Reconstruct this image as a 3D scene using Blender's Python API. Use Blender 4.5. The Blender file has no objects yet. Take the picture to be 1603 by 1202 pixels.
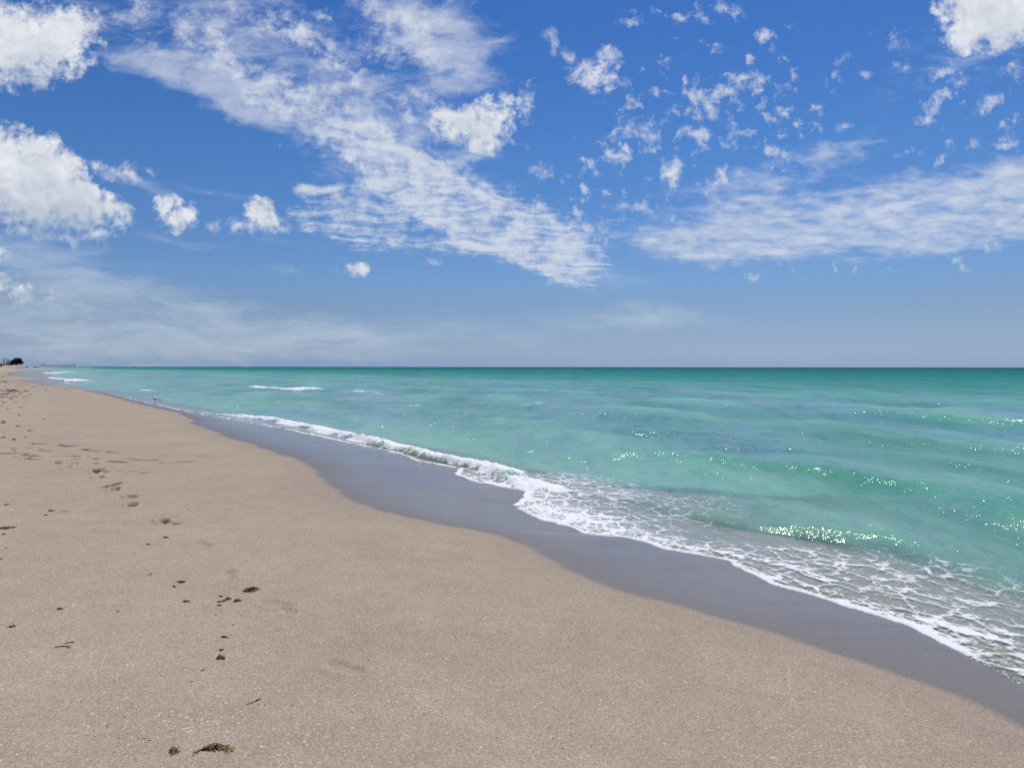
import bpy, math, random
import numpy as np
from mathutils import Vector

S = bpy.context.scene
COL = S.collection
R = math.radians
random.seed(7)
rng = np.random.default_rng(7)

# ------------------------------------------------------------------ camera
EYE = 1.75                       # metres above the water level (z = 0)
FPX = 1069.0                     # focal length in photo pixels (24 mm)
CX, HY = 801.5, 574.5            # image centre column, horizon row
cam = bpy.data.cameras.new("camera")
cam.lens = 24.0; cam.sensor_width = 36.0
cam.shift_y = -(601.0 - HY) / 1603.0
cam.clip_start = 0.05; cam.clip_end = 60000.0
cam_o = bpy.data.objects.new("camera", cam)
cam_o.location = (0, 0, EYE); cam_o.rotation_euler = (R(90), R(-0.05), 0)
COL.objects.link(cam_o); S.camera = cam_o
S.view_settings.view_transform = 'Standard'; S.view_settings.look = 'None'
S.view_settings.exposure = 0.0; S.view_settings.gamma = 1.0
S.render.engine = 'CYCLES'
S.cycles.max_bounces = 6; S.cycles.transparent_max_bounces = 12
S.cycles.use_denoising = False
S.cycles.sample_clamp_indirect = 4.0

SUN_EL, SUN_AZ = 62.0, 22.0      # elevation; degrees to the right of straight ahead (+Y)
SKY_STRENGTH = 0.10

# ------------------------------------------------------------------ node helper
class N:
    def __init__(self, tree):
        self.t = tree; self.nodes = tree.nodes; self.links = tree.links
    def put(self, sock, v):
        if v is None: return
        if isinstance(v, bpy.types.NodeSocket): self.links.new(v, sock)
        else: sock.default_value = v
    def new(self, typ, ins=None, **props):
        n = self.nodes.new(typ)
        for k, v in props.items(): setattr(n, k, v)
        for k, v in (ins or {}).items(): self.put(n.inputs[k], v)
        return n
    def m(self, op, a, b=None, c=None, clamp=False):
        n = self.nodes.new('ShaderNodeMath'); n.operation = op; n.use_clamp = clamp
        self.put(n.inputs[0], a); self.put(n.inputs[1], b)
        if c is not None: self.put(n.inputs[2], c)
        return n.outputs[0]
    def vm(self, op, a, b=None, scale=None):
        n = self.nodes.new('ShaderNodeVectorMath'); n.operation = op
        self.put(n.inputs[0], a)
        if b is not None: self.put(n.inputs[1], b)
        if scale is not None: self.put(n.inputs[3], scale)
        return n.outputs[0]
    def sstep(self, x, lo, hi, a=0.0, b=1.0):
        n = self.nodes.new('ShaderNodeMapRange'); n.interpolation_type = 'SMOOTHSTEP'
        self.put(n.inputs[0], x); self.put(n.inputs[1], lo); self.put(n.inputs[2], hi)
        self.put(n.inputs[3], a); self.put(n.inputs[4], b)
        return n.outputs[0]
    def lin(self, x, lo, hi, a=0.0, b=1.0):
        n = self.nodes.new('ShaderNodeMapRange'); n.clamp = True
        self.put(n.inputs[0], x); self.put(n.inputs[1], lo); self.put(n.inputs[2], hi)
        self.put(n.inputs[3], a); self.put(n.inputs[4], b)
        return n.outputs[0]
    def noise(self, vec, scale, detail=4.0, rough=0.5, dist=0.0, out=0, lac=2.0):
        n = self.new('ShaderNodeTexNoise', {'Vector': vec, 'Scale': scale, 'Detail': detail,
                     'Roughness': rough, 'Distortion': dist, 'Lacunarity': lac})
        return n.outputs[out]
    def vor(self, vec, scale, feature='F1', out='Distance', rnd=1.0):
        n = self.nodes.new('ShaderNodeTexVoronoi'); n.feature = feature
        self.put(n.inputs['Vector'], vec); self.put(n.inputs['Scale'], scale)
        self.put(n.inputs['Randomness'], rnd)
        return n.outputs[out]
    def mixc(self, f, a, b, blend='MIX'):
        n = self.nodes.new('ShaderNodeMix'); n.data_type = 'RGBA'; n.blend_type = blend
        self.put(n.inputs[0], f); self.put(n.inputs[6], a); self.put(n.inputs[7], b)
        return n.outputs[2]
    def mixf(self, f, a, b):
        n = self.nodes.new('ShaderNodeMix'); n.data_type = 'FLOAT'
        self.put(n.inputs[0], f); self.put(n.inputs[2], a); self.put(n.inputs[3], b)
        return n.outputs[0]
    def mapping(self, vec, loc=(0, 0, 0), rot=(0, 0, 0), scale=(1, 1, 1), typ='POINT'):
        n = self.nodes.new('ShaderNodeMapping'); n.vector_type = typ
        self.put(n.inputs[0], vec); n.inputs[1].default_value = loc
        n.inputs[2].default_value = rot; n.inputs[3].default_value = scale
        return n.outputs[0]
    def comb(self, x, y, z=0.0):
        n = self.nodes.new('ShaderNodeCombineXYZ')
        self.put(n.inputs[0], x); self.put(n.inputs[1], y); self.put(n.inputs[2], z)
        return n.outputs[0]
    def attr(self, name):
        n = self.nodes.new('ShaderNodeAttribute'); n.attribute_name = name
        return n.outputs['Fac']
    def ramp(self, fac, stops, interp='LINEAR'):
        n = self.nodes.new('ShaderNodeValToRGB'); self.put(n.inputs[0], fac)
        cr = n.color_ramp; cr.interpolation = interp
        while len(cr.elements) < len(stops): cr.elements.new(0.5)
        for e, (p, c) in zip(cr.elements, stops):
            e.position = p; e.color = (c[0], c[1], c[2], 1)
        return n.outputs[0]

# ------------------------------------------------------------------ world: sky and clouds
def build_world():
    w = bpy.data.worlds.new("World"); S.world = w; w.use_nodes = True
    w.node_tree.nodes.clear()
    g = N(w.node_tree)
    sky = g.new('ShaderNodeTexSky'); sky.sky_type = 'NISHITA'; sky.sun_disc = False
    sky.sun_elevation = R(SUN_EL); sky.sun_rotation = R(SUN_AZ)
    sky.air_density = 1.0; sky.dust_density = 0.6; sky.ozone_density = 2.0; sky.altitude = 0.0
    d = g.new('ShaderNodeTexCoord').outputs['Generated']
    sp = g.new('ShaderNodeSeparateXYZ', {0: d}).outputs
    fwd = g.m('MAXIMUM', sp[1], 0.03)
    u = g.m('DIVIDE', sp[0], fwd); v = g.m('DIVIDE', sp[2], fwd)
    uv0 = g.comb(u, v)
    # cloud-deck coordinates: where the line of sight meets a level deck
    el = g.m('ADD', g.m('MAXIMUM', v, 0.0), 0.10)
    deck = g.comb(g.m('DIVIDE', u, el), g.m('DIVIDE', 1.0, el))
    wn = g.noise(uv0, 7.0, 3.0, 0.55, out=1)
    wv = g.vm('SUBTRACT', wn, (0.5, 0.5, 0.5))
    uv = g.vm('ADD', uv0, g.vm('SCALE', wv, scale=0.045))
    wn2 = g.noise(uv0, 30.0, 3.0, 0.6, out=1)
    uvc = g.vm('ADD', g.vm('ADD', uv0, g.vm('SCALE', wv, scale=0.022)),
               g.vm('SCALE', g.vm('SUBTRACT', wn2, (0.5, 0.5, 0.5)), scale=0.016))
    def blobs(vec, items, op='MAXIMUM'):
        acc = None
        for it in items:
            px, py, rx, ry = it[:4]
            ang = it[4] if len(it) > 4 else 0.0
            wgt = it[5] if len(it) > 5 else 1.0
            mp = g.mapping(vec, ((px - CX) / FPX, (HY - py) / FPX, 0), (0, 0, R(-ang)),
                           (rx / FPX, ry / FPX, 1), 'TEXTURE')
            gr = g.new('ShaderNodeTexGradient', {0: mp}, gradient_type='SPHERICAL').outputs['Fac']
            if wgt != 1.0: gr = g.m('MULTIPLY', gr, wgt)
            acc = gr if acc is None else g.m(op, acc, gr)
        return acc
    BLOBS = CLOUDS
    # --- clear sky, graded to the photograph's deep blue
    base = g.vm('SCALE', sky.outputs[0], scale=SKY_STRENGTH)
    grade = g.ramp(g.m('MAXIMUM', sp[2], 0.0), SKY_GRADE)
    base = g.mixc(1.0, base, grade, 'MULTIPLY')
    col = base
    # --- A: rippled altocumulus band
    mA = blobs(uv, BLOBS['band'], 'ADD')
    mA = g.m('MINIMUM', mA, 1.0)
    dk = g.vm('ADD', deck, g.vm('SCALE', wv, scale=0.5))
    dkr = g.mapping(dk, rot=(0, 0, R(-24)), scale=(1.0, 1.0, 1))
    nA = g.noise(g.mapping(dkr, scale=(1.0, 1.7, 1)), 5.5, 7.0, 0.6, 0.2)
    rip = g.noise(g.mapping(dk, rot=(0, 0, R(8)), scale=(1.2, 6.5, 1)), 2.6, 3.0, 0.55, 0.8)
    puffs = g.noise(uvc, 38.0, 6.0, 0.70, 0.0)
    puff2 = g.noise(uvc, 15.0, 3.0, 0.55, 0.0)
    low = g.sstep(v, 0.38, 0.22)
    hi = g.m('ADD', g.m('MULTIPLY', nA, .38), g.m('ADD', g.m('MULTIPLY', puffs, .34), g.m('MULTIPLY', puff2, .28)))
    texA = g.mixf(g.m('MULTIPLY', low, 0.75), hi, g.m('ADD', g.m('MULTIPLY', rip, .30), g.m('ADD', g.m('MULTIPLY', nA, .30), g.m('MULTIPLY', puffs, .40))))
    fA = g.m('ADD', mA, g.m('MULTIPLY', g.m('SUBTRACT', texA, 0.5), g.mixf(low, 6.4, 5.2)))
    aA = g.sstep(fA, 0.30, 1.45, 0.0, 0.90)
    aA = g.m('MULTIPLY', aA, g.sstep(mA, 0.0, 0.42))
    # --- veil (soft, fibrous)
    mV = g.m('MINIMUM', blobs(uv, BLOBS['veil'], 'ADD'), 1.0)
    nV = g.noise(g.mapping(uvc, rot=(0, 0, R(18)), scale=(1, 2.6, 1)), 13.0, 8.0, 0.66, 0.3)
    aV = g.m('MULTIPLY', g.sstep(g.m('ADD', mV, g.m('MULTIPLY', g.m('SUBTRACT', nV, 0.5), 2.6)), 0.1, 1.35, 0.0, 0.74), g.sstep(mV, 0.0, .3))
    # --- B: streaky sheet on the right
    mB = g.m('MINIMUM', blobs(uv, BLOBS['sheet'], 'ADD'), 1.0)
    nB = g.noise(g.mapping(dk, rot=(0, 0, R(-20)), scale=(1.0, 2.6, 1)), 3.6, 8.0, 0.62, 0.3)
    nB2 = g.noise(g.mapping(uvc, rot=(0, 0, R(-6)), scale=(1.0, 2.3, 1)), 22.0, 6.0, 0.62, 0.2)
    fB = g.m('ADD', mB, g.m('MULTIPLY', g.m('SUBTRACT', g.mixf(0.55, nB, nB2), 0.5), 3.6))
    aB = g.m('MULTIPLY', g.sstep(fB, 0.15, 1.6, 0.0, 0.82), g.sstep(mB, 0.0, 0.38))
    # --- D: scattered little puffs
    mD = g.m('MINIMUM', blobs(uv, BLOBS['scatter'], 'ADD'), 1.0)
    nD = g.noise(uvc, 24.0, 2.0, 0.5, 0.0)
    nD2 = g.noise(uvc, 60.0, 6.0, 0.66, 0.0)
    fD = g.m('ADD', g.m('MULTIPLY', g.m('SUBTRACT', nD, 0.5), 2.2), g.m('MULTIPLY', g.m('SUBTRACT', nD2, 0.5), 2.0))
    fD = g.m('ADD', fD, g.m('MULTIPLY', mD, 0.42))
    aD = g.m('MULTIPLY', g.sstep(fD, 0.45, 1.05, 0.0, 0.72), g.sstep(mD, 0.05, 0.35))
    # --- E: low streaks of haze and cirrus over the horizon
    mE = g.m('MINIMUM', blobs(uv, BLOBS['low'], 'ADD'), 1.0)
    nE = g.noise(g.mapping(uvc, rot=(0, 0, R(9)), scale=(1, 5.0, 1)), 9.0, 7.0, 0.66, 0.4)
    aE = g.sstep(g.m('ADD', mE, g.m('MULTIPLY', g.m('SUBTRACT', nE, 0.5), 2.4)), 0.12, 1.5, 0.0, 0.46)
    aE = g.m('MULTIPLY', aE, g.sstep(mE, 0.0, 0.25))
    thin = g.m('MAXIMUM', g.m('MAXIMUM', aA, aB), aD)
    col = g.mixc(aV, col, CLOUD_VEIL)
    col = g.mixc(aE, col, CLOUD_LOW)
    tone = g.m('ADD', g.m('MULTIPLY', thin, 0.35), 0.65)
    cthin = g.mixc(g.noise(uvc, 10.0, 4.0, 0.5), CLOUD_THIN_A, CLOUD_THIN_B)
    col = g.mixc(thin, col, cthin)
    # --- C: cumulus with crisp heads and greyer bellies
    mC = blobs(uvc, BLOBS['cumulus'], 'SMOOTH_MAX') if False else blobs(uvc, BLOBS['cumulus'])
    nC = g.noise(uvc, 13.0, 8.0, 0.62, 0.15)
    nCo = g.noise(g.vm('ADD', uvc, (0.006, 0.011, 0)), 13.0, 8.0, 0.62, 0.15)
    nCf = g.noise(uv0, 75.0, 5.0, 0.6, 0.0)
    mC = g.m('POWER', g.m('MAXIMUM', mC, 0.0), 0.8)
    fC = g.m('ADD', mC, g.m('ADD', g.m('MULTIPLY', g.m('SUBTRACT', nC, 0.5), 1.8),
                            g.m('MULTIPLY', g.m('SUBTRACT', nCf, 0.5), 1.5)))
    nC3 = g.noise(uvc, 31.0, 6.0, 0.66, 0.2)
    fC = g.m('ADD', fC, g.m('MULTIPLY', g.m('SUBTRACT', nC3, 0.5), 2.7))
    mS = blobs(uvc, BLOBS['belly'])
    aC = g.m('MULTIPLY', g.sstep(fC, 0.16, g.m('ADD', 1.15, g.m('MULTIPLY', mS, .7)), 0.0, 0.97), g.sstep(mC, 0.0, 0.30))
    mP = blobs(uvc, BLOBS['puff'])
    fP = g.m('ADD', mP, g.m('ADD', g.m('MULTIPLY', g.m('SUBTRACT', g.noise(uvc, 40.0, 6.0, .68, .25), 0.5), 3.6), g.m('MULTIPLY', g.m('SUBTRACT', nCf, 0.5), 1.1)))
    aP = g.m('MULTIPLY', g.sstep(fP, .24, 1.85, 0.0, .88), g.sstep(mP, 0.0, .35))
    col = g.mixc(aP, col, g.mixc(nCf, CLOUD_THIN_B, CLOUD_WHITE))
    lightC = g.m('ADD', g.m('MULTIPLY', g.m('SUBTRACT', nC, nCo), 3.0), 0.70)
    lightC = g.m('ADD', lightC, g.m('MULTIPLY', g.m('SUBTRACT', g.noise(uvc, 9.0, 3.0, 0.5), 0.5), 0.5))
    lightC = g.m('SUBTRACT', lightC, g.m('MULTIPLY', mS, 1.15), clamp=True)
    cC = g.mixc(lightC, CLOUD_GREY, CLOUD_WHITE)
    col = g.mixc(aC, col, cC)
    bg = g.new('ShaderNodeBackground', {'Color': col, 'Strength': 1.0})
    out = g.new('ShaderNodeOutputWorld')
    g.links.new(bg.outputs[0], out.inputs[0])
    w.cycles.sampling_method = 'MANUAL'; w.cycles.sample_map_resolution = 512

SKY_GRADE = [(0.0, (0.437, 0.699, 1.444)), (0.013, (0.435, 0.627, 1.164)), (0.038, (0.423, 0.553, 0.913)), (0.08, (0.415, 0.52, 0.759)), (0.124, (0.411, 0.567, 0.827)), (0.29, (0.296, 0.552, 0.888)), (0.461, (0.201, 0.466, 0.884)), (1.0, (0.135, 0.35, 0.75))]
CLOUD_WHITE = (0.82, 0.84, 0.88, 1); CLOUD_GREY = (0.52, 0.58, 0.67, 1)
CLOUD_THIN_A = (0.60, 0.66, 0.76, 1); CLOUD_THIN_B = (0.74, 0.77, 0.83, 1)
CLOUD_VEIL = (0.56, 0.62, 0.75, 1); CLOUD_LOW = (0.60, 0.67, 0.76, 1)
# cloud layout: (column, row, half width, half height, tilt, weight) as directions in the sky
CLOUDS = {
 'cumulus': [(20,72,130,84,0,2.0),(95,55,84,70,0,1.6),(122,34,52,44),(-70,70,110,80),(134,62,38,38),(60,105,90,30),
    (-10,265,140,84,0,3.0),(-90,270,120,90,0,2),(50,288,130,80,22,3.0),(105,312,104,60,24,2.6),(70,335,140,46,0,1.6),(168,334,50,30,20,1.4),
    (258,322,28,26,0,1.2),(274,336,48,33,0,1.3),(408,340,42,36,0,1.3),(420,352,42,24,0,1.2),
    (735,202,84,46,14,1.9),(776,176,52,42,-30,1.1),(690,184,36,36,0,1.1),(770,222,36,30,0,1.1),(720,215,60,24),
    (1568,14,124,76,-8,3),(1520,46,70,44,0,2.2),(1610,4,90,70,0,2.6),(1500,62,50,26,10,.8),
    (28,455,82,34,8,.7),(553,421,32,17,0,1),(942,112,44,36,-50,.85)],
 'puff': [(372,356,62,18),(442,360,32,16),(792,152,44,24,-20),(920,112,56,36,10,1.2),(950,92,34,34,-40,1.2),(966,124,28,24),
    (872,72,44,22,45),(890,90,26,16,30),(680,413,24,11),(192,272,60,24,4,1.2),(160,262,30,14),
    (140,372,70,28,-10),(-4,392,34,30),(995,328,20,10,0,1.2),(1086,208,32,16,0,1.1),(1094,182,24,14),
    (1232,178,30,18,0,1.1),(986,28,30,20),(1067,29,24,13,0,1.1),(1192,52,30,14,0,1.1),
    (1172,126,36,26,0,1.1),(1115,172,44,24,30,1.1),(984,200,32,26,40,1.1),(1018,205,26,40,-20,1.1),
    (1355,117,18,11,0,1.1),(1478,115,36,15,-25,1.1),(1505,128,24,13,-20,1.1),(1548,158,44,18,-10,1.1),(1410,78,34,26,0,.7),
    (826,160,32,52,10,1.0),(1050,270,26,24),(980,245,22,18),(848,268,28,20),(1145,212,24,28),(1322,92,24,12,-20),(1320,200,20,14),
    (480,150,34,50,-10,1),(600,205,44,32,40,.8),(470,48,66,40,20,1),(420,40,44,32,20,.9),(500,26,30,24),(330,55,40,18,20,.8),(300,75,34,16,20,.8),
    (355,95,40,24,30,.8),(190,25,30,16,20),(215,12,30,20),(610,85,44,30,-10,.9),(640,175,22,44,-20),(655,145,40,20,20),
    (30,360,40,20),(555,250,60,24,30),(1390,55,40,16,-10,.7),(1560,70,60,34,0,.8),(1590,110,40,26,0,.9),(1130,10,60,16,0,.8)],
 'belly': [(40,345,180,70,10),(110,335,100,50,20,.8),(20,300,120,40,0,.5),(730,225,60,30,0,.5),(270,352,40,18,0,.4),(400,370,40,20,0,.4),
    (30,112,100,45,0,.5),(1560,60,80,30,0,.35),(60,470,80,30,0,.5)],
 'band': [(230,45,110,44,25,.5),(300,28,150,50,15,.55),(440,50,130,44,22,.7),(540,75,120,44,25,.6),(620,20,140,60,25,.8),(680,90,120,60,40,.7),
    (560,132,130,38,20,.75),(320,95,150,50,30,.65),(440,150,140,56,33,.9),(530,195,160,56,33,.9),(600,240,150,66,30,.9),
    (700,300,190,70,32,.9),(600,300,170,60,10,.7),(800,355,190,75,26,.95),(690,345,260,62,6,.8),(520,345,130,30,2,.65),
    (870,385,130,56,28,.9),(560,382,140,26,10,.6),(870,432,110,28,16,.6),(960,340,70,60,30,.5),(740,395,240,28,8,.5),(480,300,110,20,-4,.5),(500,228,80,22,14,.5)],
 'veil': [(720,55,130,80,40,1),(640,30,140,70,30,.7),(250,100,150,28,12,1),(330,140,140,40,22,1.1),(400,180,70,18,24,.7),
    (100,20,150,50,10,.5),(700,120,160,60,20,.4),(740,250,50,22,0,.7),(1500,90,200,90,-30,.4),(520,150,350,140,28,.52),(330,40,280,120,15,.50),(640,240,240,140,30,.48),(880,380,180,80,20,.4),(1130,330,200,90,0,.4),(1000,110,80,60,0,.15)],
 'sheet': [(1320,335,360,70,-6,1),(1520,310,220,90,-12,1.1),(1100,388,210,36,4,.9),(1190,375,260,50,0,.8),(1170,290,130,52,-5,.75),
    (1300,245,130,40,-12,.75),(1450,350,260,60,-8,.8),(1640,270,120,70,-12,.8),(1500,390,240,22,-8,.45),(1640,320,140,90,0,.9)],
 'scatter': [(1120,150,240,190,0,1.2),(1060,240,170,120,20,1.2),(1500,180,190,140,0,1.0),(930,280,160,120,0,1),(300,40,130,70,0,1),
    (1540,210,140,90,0,.6),(1220,190,120,120,0,1),(560,100,260,110,20,.7),(900,330,120,90,0,.8),(430,200,150,50,25,.6),(1270,420,280,40,0,.7),(1540,400,120,60,-30,.9)],
 'low': [(120,425,330,50,14,.7),(40,390,150,50,0,.7),(300,470,380,60,10,.45),(200,515,460,56,3,.6),(600,525,520,46,0,.75),(60,455,160,50,0,.6),(80,560,620,50,0,.8),(1000,494,210,26,2,1),
    (940,440,130,40,14,.6),(450,428,70,13,6,.9),(290,376,110,14,8,.8),(440,385,70,10,12,.6),(230,292,90,16,16,.8),(1130,500,70,14,0,.5),
    (60,500,260,60,0,.6),(460,300,70,10,6,.6),(330,300,110,10,14,.5)],
}
build_world()

sun = bpy.data.lights.new("sun", 'SUN'); sun.energy = 3.9; sun.angle = R(0.53); sun.color = (1.0, 0.95, 0.88)
sun_o = bpy.data.objects.new("sun", sun); COL.objects.link(sun_o)
sd = Vector((math.sin(R(SUN_AZ)) * math.cos(R(SUN_EL)), math.cos(R(SUN_AZ)) * math.cos(R(SUN_EL)), math.sin(R(SUN_EL))))
sun_o.rotation_euler = sd.to_track_quat('Z', 'Y').to_euler()

# ------------------------------------------------------------------ numpy noise
def _hash(ix, iy, seed):
    h = (ix.astype(np.int64) * 374761393 + iy.astype(np.int64) * 668265263 + seed * 1442695041) & 0xFFFFFFFF
    h = ((h ^ (h >> 13)) * 1274126177) & 0xFFFFFFFF
    h = h ^ (h >> 16)
    return (h & 0xFFFF) / 65535.0
def vnoise(x, y, seed=0):
    ix = np.floor(x); iy = np.floor(y); fx = x - ix; fy = y - iy
    fx = fx * fx * fx * (fx * (fx * 6 - 15) + 10); fy = fy * fy * fy * (fy * (fy * 6 - 15) + 10)
    a = _hash(ix, iy, seed); b = _hash(ix + 1, iy, seed); c = _hash(ix, iy + 1, seed); d = _hash(ix + 1, iy + 1, seed)
    return (a + (b - a) * fx) * (1 - fy) + (c + (d - c) * fx) * fy - 0.5
def fbm(x, y, seed=0, octv=4, gain=0.5):
    t = 0.0; a = 1.0
    for i in range(octv):
        t = t + a * vnoise(x * 2 ** i + 17.3 * i, y * 2 ** i - 9.1 * i, seed + i); a *= gain
    return t
def sst(x, a, b):
    t = np.clip((x - a) / (b - a), 0, 1); return t * t * (3 - 2 * t)

# ------------------------------------------------------------------ the shoreline, surveyed on the ground
def gp(px, py, z=0.0):
    """photo pixel -> point on the level z (used once, to survey positions)"""
    d = FPX * (EYE - z) / (py - HY)
    return ((px - CX) * d / FPX, d)
_sh = [gp(*p) for p in [(1603,1072),(1500,1018),(1420,978),(1380,965),(1300,937),(1240,920),(1190,905),(1160,890),(1130,877),
       (1090,868),(1040,858),(1000,848),(960,840),(920,836),(880,824),(845,812),(822,800),(811,790),(826,774),(818,768),(780,762),
       (745,754),(712,741),(722,733),(690,729),(650,721),(609,706),(562,697),(500,684),(434,669),(379,661),(346,654),(300,647),
       (250,635),(215,628),(180,619),(150,612.5)]]
_sh = [(6.0, 0.4), (4.6, 1.4), (3.5, 2.6)] + _sh + [((px - CX) * d / FPX, d) for d, px in
       [(54,120),(59,98),(64,76),(70,95),(76,108),(85,108),(95,90),(104,74),(130,70),(187,70),(250,78),(312,80),(400,55),(560,30),(700,28),(1000,48),(1500,62),(4000,64),(30000,64)]]
_sh = [(30.0, -40.0), (10, -6)] + _sh
_we = [gp(px, py, 0.07) for px, py in [(1603,1122),(1534,1094),(1470,1067),(1376,1039),(1301,1015),(1226,990),(1150,970),(1075,952),(999,933),
       (968,924),(937,912),(905,901),(874,886),(843,865),(812,850),(781,838),(734,828),(687,820),(640,811),(593,799),(562,790),(531,776),
       (500,752),(491,739),(482,729),(456,719),(410,705),(397,698),(368,692),(345,684),(344,681),(320,672),(294,664),(304,660),(290,652),(279,645)]]
_we = [(28.0, -40.0), (8.6, -6), (4.9, 0.4), (3.5, 1.4), (2.6, 2.6)] + _we + [((px - CX) * d / FPX, d) for d, px in
       [(30,226),(36,192),(45,150),(54,118),(60,94),(64,72),(70,40),(78,24),(84,50),(92,76),(101,64),(115,20),(150,12),(200,20),(300,70),(400,45),(560,22),(700,20),(1000,40),(1500,52),(4000,54),(30000,54)]]
def curve(pts):
    p = np.array(sorted(pts, key=lambda q: q[1])); return lambda y: np.interp(y, p[:, 1], p[:, 0])
XS, XW = curve(_sh), curve(_we)
def shore_s(x, y):
    """metres seaward (+) of the swash edge, with little lobes"""
    k = 0.72 + 0.2 * sst(10 - y, 0, 8)
    s = (x - XS(y)) * k
    near = sst(40 - y, 0, 20)
    s = s + near * (0.10 * fbm(x * 1.4, y * 1.4, 3, 3) + 0.035 * fbm(x * 6, y * 6, 5, 2))
    return s
def shore_w(x, y):
    """metres landward (-) / seaward (+) of the wet sand edge"""
    k = 0.72 + 0.2 * sst(10 - y, 0, 8)
    w = (x - XW(y)) * k
    return w + sst(60 - y, 0, 20) * (0.07 * fbm(x * 1.1, y * 1.1, 11, 4, 0.6))
def sand_z(x, y):
    s = shore_s(x, y)
    up = 0.24 * (1 - np.exp(-np.maximum(-s, 0) * 0.075 / 0.24))
    dn = np.where(s > 0, -0.075 * s, 0); dn = np.maximum(dn, -3.0)
    z = up + dn
    land = sst(-s, 0.6, 5)
    z = z + land * (0.035 * fbm(x * 0.35, y * 0.35, 21, 3) + 0.012 * fbm(x * 1.3, y * 1.3, 22, 3) + .005 * fbm(x * 4, y * 4, 23, 2))
    far = sst(y, 700, 880)
    z = z + far * 3.0 * sst(-s, 1, 9)
    z = z + 0.5 * sst(-s, 12, 40) * sst(y, 25, 80)
    return z
FOOT = [(256,818,.05,1),(207,791,.035,.7),(205,778,.02,.4),(180,767,.05,1),(156,748,.05,1),(150,739,.04,.8),(105,732,.05,1),(90,725,.04,.8),
        (136,716,.045,1),(42,719,.05,1),(36,712,.04,.8),(115,726,.02,.5),(148,726,.03,.6),(317,852,.012,.05),(358,900,.012,.05),(449,952,.012,.05),(430,948,.008,.03),
        (540,1045,.010,.04),(20,705,.03,.6),(62,705,.03,.6)]
STREAK = [[(45,694),(90,696),(122,699)],[(125,703),(150,706),(184,710)],[(20,708),(42,713)],[(50,705),(76,706)],[(92,714),(118,714.5)],
          [(200,719),(222,720),(242,721)],[(207,713),(232,712.5),(262,713)],[(250,724),(275,724),(300,722)],[(292,715),(318,714),(337,715)],
          [(150,718),(168,719.5)],[(118,719),(133,721)],[(0,710),(14,711)],[(172,721),(198,723.5)],[(160,733),(198,737),(224,740)],[(0,700),(60,703)],[(18,709),(36,711),(56,715)],[(26,716),(44,718.5),(58,719)],[(88,724),(114,726)],[(143,736),(162,739)],[(145,747),(168,747)],[(168,762),(186,756)],[(194,779),(214,776)],[(238,817.5),(272,819)]]
def seg_dist(x, y, pts):
    best = np.full(x.shape, 1e9); 
    for (ax, ay), (bx, by) in zip(pts[:-1], pts[1:]):
        dx, dy = bx - ax, by - ay; L = dx * dx + dy * dy + 1e-12
        t = np.clip(((x - ax) * dx + (y - ay) * dy) / L, 0, 1)
        best = np.minimum(best, np.hypot(x - ax - t * dx, y - ay - t * dy))
    return best
def ground(px, py):
    z = 0.12
    for _ in range(12):
        x, y = gp(px, py, z); z = float(sand_z(np.array([x]), np.array([y]))[0])
    return x, y, z

# ------------------------------------------------------------------ meshes
def polar_axes():
    r = [0.02, 0.3, 0.7, 1.1, 1.5, 1.9]
    while r[-1] < 22000:
        q = r[-1]
        f = 0.0048 if q < 9 else min(0.0048 * (q / 9.0) ** 0.62, 0.035)
        if q < 2.4: f = 0.02
        r.append(q * (1 + f))
    fine = np.arange(-40.5, 40.501, 0.115)
    coarse = np.arange(43, 318, 3.0)
    th = np.radians(np.concatenate([fine, coarse]))     # clockwise from +Y
    return np.array(r), th
RR, TH = polar_axes()
def polar_mesh(name, zfun, keep):
    nr, nt = len(RR), len(TH)
    rr = np.repeat(RR[:, None], nt, 1); tt = np.repeat(TH[None, :], nr, 0)
    x = (rr * np.sin(tt)).ravel(); y = (rr * np.cos(tt)).ravel()
    i = np.arange(nr - 1)[:, None]; j = np.arange(nt)[None, :]; j2 = (j + 1) % nt
    quads = np.stack([i * nt + j, i * nt + j2, (i + 1) * nt + j2, (i + 1) * nt + j], -1).reshape(-1, 4)
    kv = keep(x, y)
    kf = kv[quads].any(1); quads = quads[kf]
    used = np.zeros(nr * nt, bool); used[quads.ravel()] = True
    remap = np.cumsum(used) - 1
    quads = remap[quads]; x = x[used]; y = y[used]
    step = np.repeat(np.diff(RR, append=RR[-1] * 1.03)[:, None], nt, 1).ravel()[used]
    z, attrs = zfun(x, y, step)
    me = bpy.data.meshes.new(name)
    me.vertices.add(len(x)); me.vertices.foreach_set('co', np.stack([x, y, z], 1).astype(np.float32).ravel())
    me.loops.add(quads.size); me.loops.foreach_set('vertex_index', quads.astype(np.int32).ravel())
    me.polygons.add(len(quads)); me.polygons.foreach_set('loop_start', np.arange(0, quads.size, 4, dtype=np.int32))
    me.polygons.foreach_set('loop_total', np.full(len(quads), 4, np.int32))
    me.update(calc_edges=True); me.validate()
    me.polygons.foreach_set('use_smooth', np.ones(len(quads), bool))
    for k, v in attrs.items():
        a = me.attributes.new(k, 'FLOAT', 'POINT'); a.data.foreach_set('value', v.astype(np.float32))
    ob = bpy.data.objects.new(name, me); COL.objects.link(ob)
    print(name, len(x), 'verts')
    return ob

def near_of(x, y, cx, cy, rad):
    return np.where((np.abs(x - cx) < rad) & (np.abs(y - cy) < rad))[0]

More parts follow.
